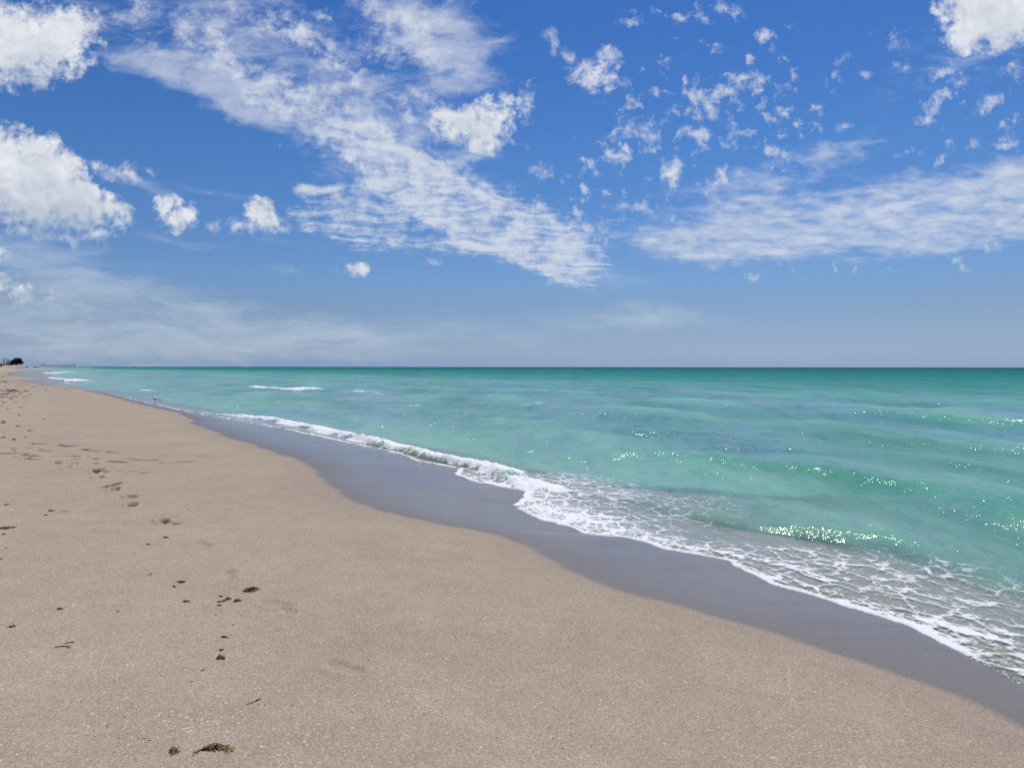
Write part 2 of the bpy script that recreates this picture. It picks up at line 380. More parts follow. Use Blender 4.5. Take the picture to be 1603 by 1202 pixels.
FX0, FY0, _ = ground(256, 818); FX1, FY1, _ = ground(105, 732)
FDIR = math.atan2(FY1 - FY0, FX1 - FX0)
def sand_fn(x, y, step):
    z = sand_z(x, y); s = shore_s(x, y); w = shore_w(x, y)
    dark = np.zeros_like(x)
    z = z + sst(-w, 0, 0.6) * sst(25 - y, 0, 12) * (0.006 * fbm(x * 5, y * 5, 31, 3))
    for k, (px, py, dep, dk) in enumerate(FOOT):
        dep *= 1.5 if dk > .3 else 1.0
        cx, cy, _ = ground(px, py)
        idx = near_of(x, y, cx, cy, 0.6)
        if not len(idx): continue
        a = FDIR + random.uniform(-.35, .35)
        dx = x[idx] - cx; dy = y[idx] - cy
        lx = dx * math.cos(a) + dy * math.sin(a); ly = -dx * math.sin(a) + dy * math.cos(a)
        wob = 0.25 * fbm(x[idx] * 9, y[idx] * 9, 40 + k, 3)
        e1 = np.hypot((lx + .07) / .065, ly / .05) + wob
        e2 = np.hypot((lx - .055) / .085, ly / .062) + wob
        e = np.minimum(e1, e2)
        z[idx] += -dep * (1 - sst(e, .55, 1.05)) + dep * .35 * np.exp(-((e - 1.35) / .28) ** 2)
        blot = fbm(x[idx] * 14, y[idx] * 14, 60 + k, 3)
        dark[idx] = np.maximum(dark[idx], dk * (1 - sst(e, .62, .98)) * sst(blot, -.45, .05))  # print hollows darkened: damp sand and debris, plus painted-in shade
    for k, st in enumerate(STREAK):
        pts = [ground(*p)[:2] for p in st]
        xs = [p[0] for p in pts]; ys = [p[1] for p in pts]
        idx = np.where((x > min(xs) - .3) & (x < max(xs) + .3) & (y > min(ys) - .4) & (y < max(ys) + .4))[0]
        if not len(idx): continue
        dd = seg_dist(x[idx] + .06 * fbm(x[idx] * 3, y[idx] * 3, 80 + k, 2), y[idx] + .14 * fbm(x[idx] * 2.5, y[idx] * 2.5, 90 + k, 2), pts)
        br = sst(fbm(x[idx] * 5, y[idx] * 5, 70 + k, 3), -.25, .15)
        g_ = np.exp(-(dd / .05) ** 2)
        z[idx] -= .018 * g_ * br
        dark[idx] = np.maximum(dark[idx], .75 * g_ * br)  # grooves coloured dark for debris and for the shade of their sides
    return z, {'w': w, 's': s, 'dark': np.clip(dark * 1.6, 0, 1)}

# crests of the small waves, surveyed like the shoreline: (points, height, shore width, sea width, first d, last d)
def crest(pts, h, ws, wl):
    q = [gp(*p) for p in pts]; return (curve(q), h, ws, wl, min(p[1] for p in q), max(p[1] for p in q))
WAVES = [crest([(1680,925),(1603,893),(1540,872),(1470,850),(1395,832),(1300,820),(1244,815),(1170,804),(1094,793),(1019,781),(940,772)], .10, .26, .80),
         crest([(1690,812),(1603,786),(1500,763),(1400,745),(1300,730),(1200,719),(1120,712),(1000,705),(880,698)], .15, .50, 1.3),
         crest([(1700,740),(1603,727),(1500,715),(1426,706),(1300,699),(1200,695),(1080,690)], .11, .55, 1.6),
         crest([(1640,672),(1500,652),(1430,646),(1330,642),(1200,640)], .16, 1.2, 2.6),
         crest([(1100,672),(1030,668),(944,664),(860,662)], .10, .8, 2.0)]
BREAK = crest([(850,775),(800,752),(765,735),(734,727.5),(687,719),(640,708),(609,699.5),(562,686.5),(530,679),(488,668),(456,660.5),(412,654),(390,651.5),(346,649),(303,644.5),(275,640)], .088, .13, .36)
FOAM = [ # (photo polyline, half width in metres, strength)
    ([(1603,1004),(1520,985),(1414,962),(1380,950)], .09, .62),
    ([(1040,848),(1100,860),(1170,868),(1240,880),(1300,898)], .13, .55),
    ([(1155,890),(1190,900),(1260,915),(1340,940)], .10, .45),
    ([(1020,815),(1080,842),(1150,858)], .10, .40),
    ([(1190,842),(1260,850),(1290,870)], .10, .42),
    ([(1320,875),(1360,890),(1375,900)], .09, .45), ([(1430,870),(1450,878),(1490,886)], .05, .42),
    ([(1395,905),(1440,918),(1530,930)], .11, .42), ([(1440,960),(1500,945),(1560,930)], .10, .40),
    ([(1500,955),(1560,975),(1603,985)], .10, .45),
    ([(395,604),(420,605),(440,607),(470,608),(495,609)], .55, 1.3), ([(440,608.3),(470,609.3),(492,609)], .4, 1.3),
    ([(556,613.6),(568,614.2),(580,614.5)], .22, 1.0), ([(590,615),(598,615.5)], .15, .8),
    ([(296,587),(318,587.4)], .6, .8), ([(222,611.5),(231,610.5)], .35, 1.0),
    ([(101,597.6),(110,596.5),(120,595.6)], 1.3, 1.2), ([(82,600.8),(104,600.6)], .4, 1.0), ([(78,592),(90,593.2),(102,595.2)], .7, 1.0),
    ([(72,584),(84,584.8),(95,585)], 2.0, 1.2), ([(102,583.2),(116,583)], 2.0, 1.0), ([(128,576.8),(140,576.7)], 12.0, 1.0), ([(74,587),(78,587)], 1.0, 1.0), ([(42,588.5),(46,588.5)], 1.0, 1.0),
    ([(636,632),(660,630)], .2, .35), ([(820,632),(850,629)], .15, .4),
]
def wave_at(x, y, step):
    z = np.zeros_like(x); d = np.zeros_like(x)
    for k, (cf, h, ws, wl, y0, y1) in enumerate(WAVES):
        dx = (x - cf(y)) * 0.75 + 0.12 * fbm(x * .8, y * .8, 100 + k, 3)
        prof = np.where(dx < 0, np.exp(-(dx / ws) ** 2), np.exp(-(dx / wl) ** 2))
        fade = sst(y, y0 - .2, y0 + .4) * (1 - sst(y, y1 - .28 * (y1 - y0), y1 + .3))
        along = .75 + .5 * fbm(x * .5, y * .5, 110 + k, 2)
        z += h * prof * fade * along
        c_ = -.55 * ws
        d = np.maximum(d, np.exp(-((dx - c_) / (1.0 * ws)) ** 2) * fade * np.clip(along, 0, 1))
    return z, d
def sea_fn(x, y, step):
    s = shore_s(x, y); sz = sand_z(x, y)
    r = np.hypot(x, y)
    # swell trains rolling in along the shore
    ph = np.where(s > 0, 5.2 * np.log1p(np.maximum(s, 0) / 2.0), 0)
    swell = .085 * np.sin(ph * 2.1 + 2.2 * fbm(x * .06, y * .06, 130, 3) * 3) * sst(s, 5, 14) * (.5 + 1.2 * np.clip(fbm(x * .09, y * .09, 131, 2) + .5, 0, 1))
    wz, face = wave_at(x, y, step)
    z = -0.03 + swell * sst(900 - r, 0, 600) + wz
    # wind chop, band limited by the local mesh step
    rs = np.random.default_rng(5)
    for k in range(46):
        lam = 0.16 * (60.0 ** (k / 45.0))
        a = R(205) + rs.normal(0, .55)          # travels towards the beach
        kx, ky = math.cos(a) * 2 * math.pi / lam, math.sin(a) * 2 * math.pi / lam
        amp = 0.0115 * lam ** 0.75 * rs.uniform(.6, 1.2)
        ok = sst(lam / step, 3.0, 6.0)
        if not ok.any(): continue
        wx = fbm(x / (lam * 5), y / (lam * 5), 200 + k, 2)
        phs = rs.uniform(0, 6.28)
        w_ = np.sin(kx * x + ky * y + phs + 3.5 * wx)
        w_ = 1 - np.abs(w_) ** 0.8 if k % 2 else w_ * .8
        z += amp * ok * (w_ - .35) * sst(s, .5, 2.2) * np.clip(.75 + 1.2 * vnoise(x / (lam * 7), y / (lam * 7), 300 + k), .1, 1.6)
    # breaker
    foam = np.zeros_like(x)
    cf, h, ws, wl, y0, y1 = BREAK
    m = (y > y0 - 1) & (y < y1 + 3) & (s > -1.5) & (s < 4)
    X, Y = x[m], y[m]
    dx = (X - cf(Y)) * .75 + .05 * fbm(X * 2, Y * 2, 140, 3)
    fade = sst(Y, y0 - .1, y0 + .8) * (1 - sst(Y, y1 - 8, y1 + 1.5))
    prof = np.where(dx < 0, np.exp(-(dx / ws) ** 2), np.exp(-(dx / wl) ** 2))
    lump = np.clip(.95 + 1.1 * fbm(X * .8, Y * .8, 141, 5, .7), .35, 1.5)
    z[m] += h * prof * fade * lump
    wv_ = 1 + 1.3 * fbm(X * .6, Y * .6, 144, 3)
    fb = np.exp(-(np.abs((dx - .10) / (.31 * np.clip(wv_, .6, 1.8)))) ** 3) * fade
    z[m] += .05 * fb * np.abs(fbm(X * 7, Y * 7, 142, 4, .7))
    foam[m] = np.maximum(foam[m], fb * 1.2 * np.clip(.92 + 1.3 * fbm(X * 1.3, Y * 1.3, 143, 5, .7), .2, 1.25))
    # swash sheet sliding over the sand
    film = .014 * (1 - np.exp(-np.maximum(s, 0) / .06)) + .006 * np.maximum(fbm(x * 7, y * 7, 150, 2), -.3) * sst(s, 0.02, .3)
    z = np.maximum(z, sz + np.where(s > 0, film, -.04))
    z = np.where(s > 0, z, sz - .04 - .1 * np.clip(-s, 0, 1))
    # foam: swash edge, lacy sheet behind it, white water
    nearf = sst(62 - r, 0, 25)
    edge = np.exp(-((s - .035) / .05) ** 2) * (s > -.03)
    edge *= nearf * np.clip(1.0 + 1.3 * fbm(x * 1.5, y * 1.5, 160, 3), .35, 1.4)
    sheet = sst(s, .0, .12) * (1 - sst(s, 1.2, 2.6)) * (1 - sst(y, 10.5, 13))
    sheet *= .30 + .16 * np.exp(-np.maximum(s, 0) / .35) + .30 * fbm(x * .9, y * .9, 161, 3)
    sheet += .20 * np.exp(-((y - 8.2) / 1.6) ** 2) * sst(s, 0, .1) * (1 - sst(s, .35, 1.0))
    for pts, wd, stg in FOAM:
        q = [gp(*p) for p in pts]
        xs = [p[0] for p in q]; ys = [p[1] for p in q]; pad = wd * 4
        idx = np.where((x > min(xs) - pad) & (x < max(xs) + pad) & (y > min(ys) - pad) & (y < max(ys) + pad))[0]
        if not len(idx): continue
        X, Y = x[idx], y[idx]
        wob = wd * 1.3
        dd = seg_dist(X + wob * fbm(X / wd / 5, Y / wd / 5, 170, 3), Y + wob * fbm(X / wd / 5, Y / wd / 5, 171, 3), q)
        fo = stg * np.exp(-(dd / wd) ** 2)
        foam[idx] = np.maximum(foam[idx], fo)
        if stg >= 1 and wd > .2: z[idx] += .16 * min(wd, 1.2) * np.exp(-(dd / wd) ** 2) * (1 + fbm(X / wd * 2, Y / wd * 2, 172, 3))
    foam = np.maximum(np.maximum(foam, edge), sheet)
    return z, {'s': s, 'depth': z - sz, 'foam': foam, 'face': face,
               'opq': sst(s, 2.2 - 1.7 * sst(y, 9, 12), 4.6 - 3.1 * sst(y, 9, 12))}
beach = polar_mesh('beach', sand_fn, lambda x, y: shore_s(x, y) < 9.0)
sea = polar_mesh('sea_water', sea_fn, lambda x, y: shore_s(x, y) > -0.25)
beach['kind'] = 'structure'; sea['kind'] = 'structure'

# ------------------------------------------------------------------ materials
def mat(name):
    m = bpy.data.materials.new(name); m.use_nodes = True; m.node_tree.nodes.clear()
    g = N(m.node_tree); out = g.new('ShaderNodeOutputMaterial')
    return m, g, out
def sand_material():
    m, g, out = mat('coarse_sand')
    geo = g.new('ShaderNodeNewGeometry').outputs['Position']
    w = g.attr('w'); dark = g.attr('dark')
    wn = g.noise(geo, 3.0, 5.0, 0.6)
    fine = g.noise(geo, 60.0, 3.0, 0.6)
    wj = g.m('ADD', w, g.m('ADD', g.m('MULTIPLY', g.m('SUBTRACT', wn, .5), .10), g.m('MULTIPLY', g.m('SUBTRACT', fine, .5), .10)))
    wet = g.sstep(wj, -.06, .05)
    damp = g.sstep(g.m('ADD', w, g.m('MULTIPLY', g.m('SUBTRACT', wn, .5), .5)), -.7, 0.05)
    # grains
    c1 = g.vor(geo, 230.0, out='Color'); c2 = g.vor(geo, 110.0, out='Color')
    g1 = g.new('ShaderNodeSeparateColor', {0: c1}).outputs[0]; g2 = g.new('ShaderNodeSeparateColor', {0: c2}).outputs[1]
    grain = g.m('ADD', g.m('MULTIPLY', g1, .65), g.m('MULTIPLY', g2, .35))
    dry = g.ramp(grain, [(0.0, (.212, .168, .120)), (.25, (.306, .246, .180)), (.6, (.386, .314, .234)), (.85, (.462, .383, .291)), (1.0, (.64, .56, .46))])
    big = g.noise(geo, .55, 5.0, .6)
    mid = g.noise(geo, 4.0, 4.0, .6)
    dry = g.mixc(1.0, dry, g.ramp(big, [(.3, (.92, .925, .94)), (.7, (1.06, 1.04, 1.02))]), 'MULTIPLY')
    dry = g.mixc(1.0, dry, g.ramp(mid, [(.3, (.94, .94, .94)), (.7, (1.05, 1.05, 1.05))]), 'MULTIPLY')
    # shell grit in drifts
    sh = g.vor(geo, 75.0, out='Color'); shr = g.new('ShaderNodeSeparateColor', {0: sh}).outputs[2]
    shd = g.vor(geo, 75.0)
    drift = g.sstep(g.noise(geo, 1.1, 4.0, .65), .50, .68)
    chip = g.m('MULTIPLY', g.m('GREATER_THAN', shr, g.mixf(drift, .992, .93)), g.m('LESS_THAN', shd, .42))
    dry = g.mixc(g.m('MULTIPLY', chip, .75), dry, (.66, .60, .54, 1))
    dk = g.m('MULTIPLY', g.m('LESS_THAN', shr, .006), g.m('LESS_THAN', shd, .35))
    dry = g.mixc(dk, dry, (.06, .04, .03, 1))
    dry = g.mixc(g.m('MULTIPLY', damp, .22), dry, (.20, .17, .15, 1))
    dry = g.mixc(1.0, dry, g.ramp(g.sstep(w, -1.5, -9.0), [(0, (1, 1, 1)), (1, (1.19, 1.19, 1.20))]), 'MULTIPLY')
    wetc = g.ramp(grain, [(0.0, (.130, .110, .092)), (.6, (.160, .137, .116)), (1.0, (.198, .172, .148))])
    colr = g.mixc(wet, dry, wetc)
    colr = g.mixc(g.m('MULTIPLY', dark, .96), colr, (.045, .030, .020, 1))  # near-black tint: damp, debris and painted shade in prints and grooves
    hb = g.m('ADD', g.m('MULTIPLY', g.vor(geo, 150.0), .6), g.noise(geo, 45.0, 5.0, .65))
    bst = g.mixf(wet, .60, .08)
    bump = g.new('ShaderNodeBump', {'Strength': bst, 'Distance': .006, 'Height': hb}).outputs[0]
    rough = g.mixf(wet, .9, .55)
    under = g.sstep(g.attr('s'), .0, .15)
    coat = g.m('MULTIPLY', g.m('MULTIPLY', wet, g.sstep(w, -.05, .55, .40, .85)), g.m('SUBTRACT', 1.0, under))
    colr = g.mixc(g.m('MULTIPLY', under, .8), colr, (.34, .31, .265, 1))
    bn2 = g.new('ShaderNodeBump', {'Strength': .22, 'Distance': .012, 'Height': g.noise(g.mapping(geo, rot=(0,0,R(8)), scale=(.7, 3.2, 1)), 3.2, 3.0, .5)}).outputs[0]
    b = g.new('ShaderNodeBsdfPrincipled', {'Base Color': colr, 'Roughness': rough, 'Normal': bump, 'Specular IOR Level': g.mixf(wet, .15, .25),
              'Coat Weight': coat, 'Coat Roughness': g.sstep(w, 0.0, 1.0, .30, .16), 'Coat IOR': 1.33, 'Coat Normal': bn2})
    g.links.new(b.outputs[0], out.inputs[0])
    return m
def water_material():
    m, g, out = mat('sea_water')
    geo = g.new('ShaderNodeNewGeometry').outputs['Position']
    s = g.attr('s'); depth = g.attr('depth'); foam = g.attr('foam')
    px = g.new('ShaderNodeSeparateXYZ', {0: geo}).outputs
    # ripples
    sw = g.mapping(geo, rot=(0, 0, R(25)), scale=(1, 1, 1))
    n1 = g.noise(g.mapping(sw, scale=(1.0, .45, 1)), 5.5, 5.0, .62, .3)
    n2 = g.noise(g.mapping(sw, scale=(1.0, .35, 1)), 1.3, 4.0, .6, .4)
    n3 = g.noise(g.mapping(sw, scale=(1.0, .30, 1)), .22, 4.0, .6, .4)
    off = g.sstep(s, .4, 3.0)
    farr = g.sstep(s, 8, 70)
    h = g.m('ADD', g.m('MULTIPLY', n1, .062), g.m('MULTIPLY', n2, .25))
    h = g.m('ADD', h, g.m('MULTIPLY', g.m('MULTIPLY', n3, 1.7), farr))
    bump = g.new('ShaderNodeBump', {'Strength': g.mixf(off, .30, .85), 'Distance': 1.0, 'Height': h}).outputs[0]
    # body colour by distance from shore, patchy
    ls = g.m('LOGARITHM', g.m('MAXIMUM', g.m('ADD', s, g.m('MULTIPLY', g.m('SUBTRACT', g.noise(g.mapping(sw, scale=(1, .35, 1)), .12, 3.0, .5), .5), g.m('MULTIPLY', s, .9))), .3), 10.0)
    t = g.lin(ls, -.3, 3.0)
    body = g.ramp(t, WATER_RAMP)
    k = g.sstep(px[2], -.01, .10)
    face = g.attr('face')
    body = g.mixc(g.m('MULTIPLY', g.m('MULTIPLY', k, .6), g.sstep(s, 45, 20)), body, (.21, .50, .32, 1))  # crest tops tinted paler, painting in light that passes through them
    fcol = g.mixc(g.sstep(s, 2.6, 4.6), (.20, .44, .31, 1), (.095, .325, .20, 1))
    body = g.mixc(g.m('MULTIPLY', face, .85), body, fcol)  # shoreward faces tinted green to imitate thin crests lit from behind
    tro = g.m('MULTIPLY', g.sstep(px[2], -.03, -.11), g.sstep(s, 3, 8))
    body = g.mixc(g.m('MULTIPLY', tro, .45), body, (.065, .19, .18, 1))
    band = g.noise(g.mapping(geo, rot=(0, 0, R(25)), scale=(1.0, .22, 1)), .30, 6.0, .68, .3)
    body = g.mixc(1.0, body, g.ramp(band, [(.30, (.62, .74, .78)), (.5, (1, 1, 1)), (.70, (1.22, 1.16, 1.10))]), 'MULTIPLY')
    rip = g.noise(g.mapping(geo, rot=(0, 0, R(25)), scale=(1.0, .28, 1)), 2.6, 6.0, .72, .25)
    body = g.mixc(1.0, body, g.ramp(rip, [(.32, (.80, .86, .88)), (.5, (1, 1, 1)), (.68, (1.14, 1.10, 1.08))]), 'MULTIPLY')  # light and dark of small ripples painted into the body colour
    opac = g.m('SUBTRACT', 1.0, g.m('POWER', 2.718, g.m('MULTIPLY', g.m('MAXIMUM', depth, 0.0), -12.0)))
    opac = g.m('MAXIMUM', g.m('MAXIMUM', opac, g.attr('opq')), g.m('MULTIPLY', face, .9))
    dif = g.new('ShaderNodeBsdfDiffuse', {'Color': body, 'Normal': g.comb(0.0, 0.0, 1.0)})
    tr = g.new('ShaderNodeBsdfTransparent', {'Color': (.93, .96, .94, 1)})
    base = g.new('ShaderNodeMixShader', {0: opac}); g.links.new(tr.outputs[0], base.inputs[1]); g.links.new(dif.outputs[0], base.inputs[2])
    fr = g.new('ShaderNodeFresnel', {'IOR': 1.33, 'Normal': bump}).outputs[0]
    gust = g.lin(g.noise(g.mapping(geo, rot=(0, 0, R(20)), scale=(1.0, .30, 1)), .16, 7.0, .70, .4), .34, .66, .30, 1.85)
    fr = g.m('MULTIPLY', g.m('MINIMUM', g.m('MULTIPLY', fr, g.mixf(farr, .95, .30)), g.mixf(farr, .65, .075)), g.m('MULTIPLY', gust, g.sstep(s, .06, .35, .12, 1.0)))
    gl = g.new('ShaderNodeBsdfGlossy', {'Roughness': g.mixf(farr, .10, .16), 'Normal': bump, 'Color': (1, 1, 1, 1)})
    wat = g.new('ShaderNodeMixShader', {0: fr}); g.links.new(base.outputs[0], wat.inputs[1]); g.links.new(gl.outputs[0], wat.inputs[2])
    # foam lace
    wp = g.vm('ADD', geo, g.vm('SCALE', g.vm('SUBTRACT', g.noise(geo, 3.5, 4.0, .6, out=1), (.5, .5, .5)), scale=.34))
    wp2 = g.mapping(wp, rot=(0, 0, R(20)), scale=(1, .62, 1))
    e1 = g.vor(wp2, 4.2, 'DISTANCE_TO_EDGE'); e2 = g.vor(wp2, 12.0, 'DISTANCE_TO_EDGE')
    e3 = g.vor(wp2, 34.0, 'DISTANCE_TO_EDGE')
    lace = g.m('MAXIMUM', g.m('MAXIMUM', g.sstep(e1, .17, .0), g.m('MULTIPLY', g.sstep(e2, .17, .0), .80)), g.m('MULTIPLY', g.sstep(e3, .2, .0), .55))
    nf = g.noise(wp, 9.0, 6.0, .65)
    bub = g.noise(geo, 55.0, 3.0, .6)
    ff = g.m('ADD', g.m('ADD', g.m('MULTIPLY', lace, .62), g.m('MULTIPLY', g.m('SUBTRACT', nf, .5), .95)), g.m('MULTIPLY', g.m('SUBTRACT', bub, .5), .35))
    ff = g.m('ADD', g.m('SUBTRACT', ff, .06), foam)
    fa = g.m('MULTIPLY', g.sstep(ff, .54, 1.02), g.sstep(foam, .03, .16))
    wc = g.noise(g.mapping(geo, rot=(0, 0, R(20)), scale=(1.0, .5, 1)), .55, 5.0, .70)
    fa = g.m('MAXIMUM', fa, g.m('MULTIPLY', g.m('MULTIPLY', g.sstep(wc, .735, .775), g.sstep(s, 14, 40)), .75))  # sparse far flecks in foam white: small whitecaps and painted glitter
    fb = g.new('ShaderNodeBump', {'Strength': .4, 'Distance': .012, 'Height': g.m('ADD', nf, g.m('MULTIPLY', bub, .6))}).outputs[0]
    fo = g.new('ShaderNodeBsdfDiffuse', {'Color': (.80, .80, .80, 1), 'Normal': fb})
    fin = g.new('ShaderNodeMixShader', {0: g.m('MULTIPLY', fa, .95)}); g.links.new(wat.outputs[0], fin.inputs[1]); g.links.new(fo.outputs[0], fin.inputs[2])
    g.links.new(fin.outputs[0], out.inputs[0])
    return m
WATER_RAMP = [(0.0, (.27, .35, .25)), (.18, (.20, .41, .295)), (.36, (.155, .375, .288)), (.55, (.080, .305, .245)), (.70, (.014, .195, .175)), (.83, (.001, .122, .126)), (1.0, (.001, .076, .098))]
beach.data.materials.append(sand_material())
sea.data.materials.append(water_material())
#OBJECTS
# ------------------------------------------------------------------ objects: helpers
def link(name, me, parent=None, m=None):
    o = bpy.data.objects.new(name, me); COL.objects.link(o)
    if parent is not None: o.parent = parent
    if m is not None and me is not None: me.materials.append(m)
    return o
def tag(o, label=None, cat=None, group=None, kind=None):
    if label: o['label'] = label
    if cat: o['category'] = cat
    if group: o['group'] = group
    if kind: o['kind'] = kind
    return o
def empty(name, loc, rz=0.0):
    o = bpy.data.objects.new(name, None); o.location = loc; o.rotation_euler = (0, 0, rz)
    o.empty_display_size = .1; COL.objects.link(o); return o
class MB:
    def __init__(self): self.v = []; self.f = []
    def add(self, vs, fs):
        b = len(self.v); self.v += [tuple(q) for q in vs]; self.f += [tuple(i + b for i in q) for q in fs]
    def box(self, c, sx, sy, sz, rz=0.0):
        vs = []
        for z in (-.5, .5):
            for a, b in ((-.5, -.5), (.5, -.5), (.5, .5), (-.5, .5)):
                X, Y = a * sx, b * sy
                vs.append((c[0] + X * math.cos(rz) - Y * math.sin(rz), c[1] + X * math.sin(rz) + Y * math.cos(rz), c[2] + z * sz))
        self.add(vs, [(3, 2, 1, 0), (4, 5, 6, 7), (0, 1, 5, 4), (1, 2, 6, 5), (2, 3, 7, 6), (3, 0, 4, 7)])
    def loft(self, pts, rad, n=8, flat=1.0):
        P = [Vector(p) for p in pts]; vs = []
        up = Vector((0, 0, 1))
        for i, p in enumerate(P):
            t = (P[min(i + 1, len(P) - 1)] - P[max(i - 1, 0)]).normalized()
            side = t.cross(up)
            if side.length < .05: side = t.cross(Vector((0, 1, 0)))
            side.normalize(); w = side.cross(t).normalized()
            for k in range(n):
                a = 2 * math.pi * k / n
                vs.append(p + side * (rad[i] * math.cos(a) * flat) + w * (rad[i] * math.sin(a)))
        fs = []
        for i in range(len(P) - 1):
            for k in range(n):
                fs.append((i * n + k, i * n + (k + 1) % n, (i + 1) * n + (k + 1) % n, (i + 1) * n + k))
        fs.append(tuple(range(n))[::-1]); fs.append(tuple((len(P) - 1) * n + k for k in range(n)))
        self.add(vs, fs)
    def mesh(self, name, smooth=True):
        me = bpy.data.meshes.new(name); me.from_pydata(self.v, [], self.f); me.update()
        if smooth: me.polygons.foreach_set('use_smooth', [True] * len(me.polygons))
        return me
def plain(name, c0, c1, scale=20.0, rough=.7, spec=.3, bump=0.0):
    m, g, out = mat(name)
    co = g.new('ShaderNodeTexCoord').outputs['Object']
    n = g.noise(co, scale, 4.0, .6)
    b = g.new('ShaderNodeBsdfPrincipled', {'Base Color': g.ramp(n, [(.32, c0), (.68, c1)]), 'Roughness': rough, 'Specular IOR Level': spec})
    if bump:
        g.links.new(g.new('ShaderNodeBump', {'Strength': .6, 'Distance': bump, 'Height': n}).outputs[0], b.inputs['Normal'])
    g.links.new(b.outputs[0], out.inputs[0]); return m
M_WEED = plain('brown_seaweed', (.060, .026, .007), (.25, .135, .035), 45, .6, .3)
M_WEEDD = plain('dark_seaweed', (.022, .012, .007), (.085, .045, .020), 60, .65, .3)
M_WEEDR = plain('reddish_seaweed', (.07, .022, .012), (.21, .085, .045), 30, .7, .2)
M_SHELL = plain('white_shell', (.62, .57, .50), (.82, .78, .72), 90, .5, .4)
M_LEAF = plain('dark_foliage', (.012, .022, .018), (.030, .048, .034), 1.2, .7, .2)
M_PINE = plain('pine_foliage', (.025, .055, .055), (.045, .085, .075), 1.5, .7, .2)
M_BARK = plain('grey_bark', (.05, .04, .03), (.11, .09, .07), 4, .9, .1)
M_RED = plain('red_canvas', (.42, .020, .030), (.55, .035, .045), 2, .8, .2)
M_WOOD = plain('weathered_timber', (.045, .06, .07), (.085, .10, .11), 3, .9, .1)
M_ROOF = plain('pier_roof', (.05, .075, .085), (.08, .11, .12), 2, .8, .2)
M_SKIN = plain('skin', (.33, .19, .13), (.40, .24, .17), 8, .6, .3)
M_CLOTH = plain('dark_cloth', (.03, .03, .045), (.06, .06, .08), 8, .9, .1)
M_HAIR = plain('dark_hair', (.02, .014, .01), (.04, .028, .02), 30, .6, .3)
M_WHITE = plain('white_hull', (.70, .70, .70), (.82, .82, .82), 3, .4, .5)
M_POLE = plain('pale_pole', (.55, .53, .50), (.65, .63, .60), 6, .5, .4)
M_FEATH = plain('white_feathers', (.72, .68, .62), (.86, .83, .79), 25, .8, .2)
M_BILL = plain('dusky_bill', (.05, .035, .03), (.10, .07, .055), 40, .5, .3)
M_PLUME = plain('brown_plumage', (.06, .045, .035), (.13, .10, .08), 40, .8, .2)
M_SHRUB = plain('coastal_scrub', (.03, .045, .04), (.06, .08, .065), 1.0, .8, .1)

# ------------------------------------------------------------------ seaweed and shells on the sand
def weed_mesh(L, W, H, n, seed, bend=0.0, curl=1.0, bead=False, lf=None):
    """an irregular wad of narrow curling blades with little round floats, longest along x"""
    r = random.Random(seed); mb = MB()
    lf = lf or max(.018, .34 * L)
    for i in range(n):
        t = r.gauss(0, .42); t = max(-1, min(1, t))
        cx = t * L * .5; env = math.sqrt(max(.05, 1 - t * t))
        cy = r.gauss(0, .34) * W * .5 * env * 1.2 + bend * (t * t - .4)
        cz = abs(r.gauss(0, .5)) * H * env * max(0, 1 - abs(cy - bend * (t * t - .4)) / (W * .6))
        a = r.gauss(0, .75) if r.random() < .7 else r.uniform(0, 6.28)
        ln = lf * r.uniform(.4, 1.1); wd = max(.0035, ln * r.uniform(.07, .15)); seg = 4
        da = r.gauss(0, .5) * curl; vs = []; x, y, z = cx, cy, cz + .003
        for k in range(seg + 1):
            q = wd * (1 - (k / seg) ** 2 * .75); tw = r.gauss(0, .5)
            nx, ny = -math.sin(a), math.cos(a)
            vs += [(x + nx * q, y + ny * q, max(.001, z + q * tw)), (x - nx * q, y - ny * q, max(.001, z - q * tw))]
            x += math.cos(a) * ln / seg; y += math.sin(a) * ln / seg; a += da + r.gauss(0, .25)
            z = max(.002, z + r.gauss(0, .35) * H * .35 - z * .16)
        mb.add(vs, [(2 * k, 2 * k + 1, 2 * k + 3, 2 * k + 2) for k in range(seg)])
        if bead and i % 4 == 0:
            q = r.uniform(.003, .0055) * (1 + L * 2)
            mb.add([(x + q, y, z + q), (x - q, y, z + q), (x, y + q, z + q), (x, y - q, z + q), (x, y, z + 2 * q), (x, y, z)],
                   [(0, 2, 4), (2, 1, 4), (1, 3, 4), (3, 0, 4), (2, 0, 5), (1, 2, 5), (3, 1, 5), (0, 3, 5)])
    return mb.mesh('seaweed', True)
def weed(px, py, me, m, label, group=None, rz=0.0, sc=1.0, name='seaweed_clump', cat='seaweed'):
    x, y, z = ground(px, py)
    if m is not None and not me.materials: me.materials.append(m)
    o = link(name, me); o.location = (x, y, z - .002); o.rotation_euler = (0, 0, rz); o.scale = (sc, sc, sc)
    return tag(o, label, cat, group)
big = 'seaweed clumps on the dry sand'
weed(392, 924, weed_mesh(.105, .10, .026, 190, 1, .0, lf=.03), M_WEED, 'golden brown leaf shaped seaweed clump, the thickest on the open sand', big, .5)
weed(335, 1173, weed_mesh(.150, .032, .014, 210, 2, -.03, lf=.030), M_WEED, 'long dark brown seaweed clump with loose strands at the front of the beach', big, .12)
weed(272, 1177, weed_mesh(.062, .030, .018, 60, 3, .0, lf=.024), M_WEED, 'small tan and brown seaweed tuft beside the long dark clump', big, -.75)
o = weed(371, 941, weed_mesh(.050, .045, .018, 50, 4), M_WEED, 'brown knot of seaweed at the right end of a stringy trail', 'stringy seaweed below the golden clump', .3)
weed(356, 938.5, weed_mesh(.045, .045, .018, 45, 5), M_WEED, 'brown knot of seaweed in the middle of a stringy trail', 'stringy seaweed below the golden clump', .4)
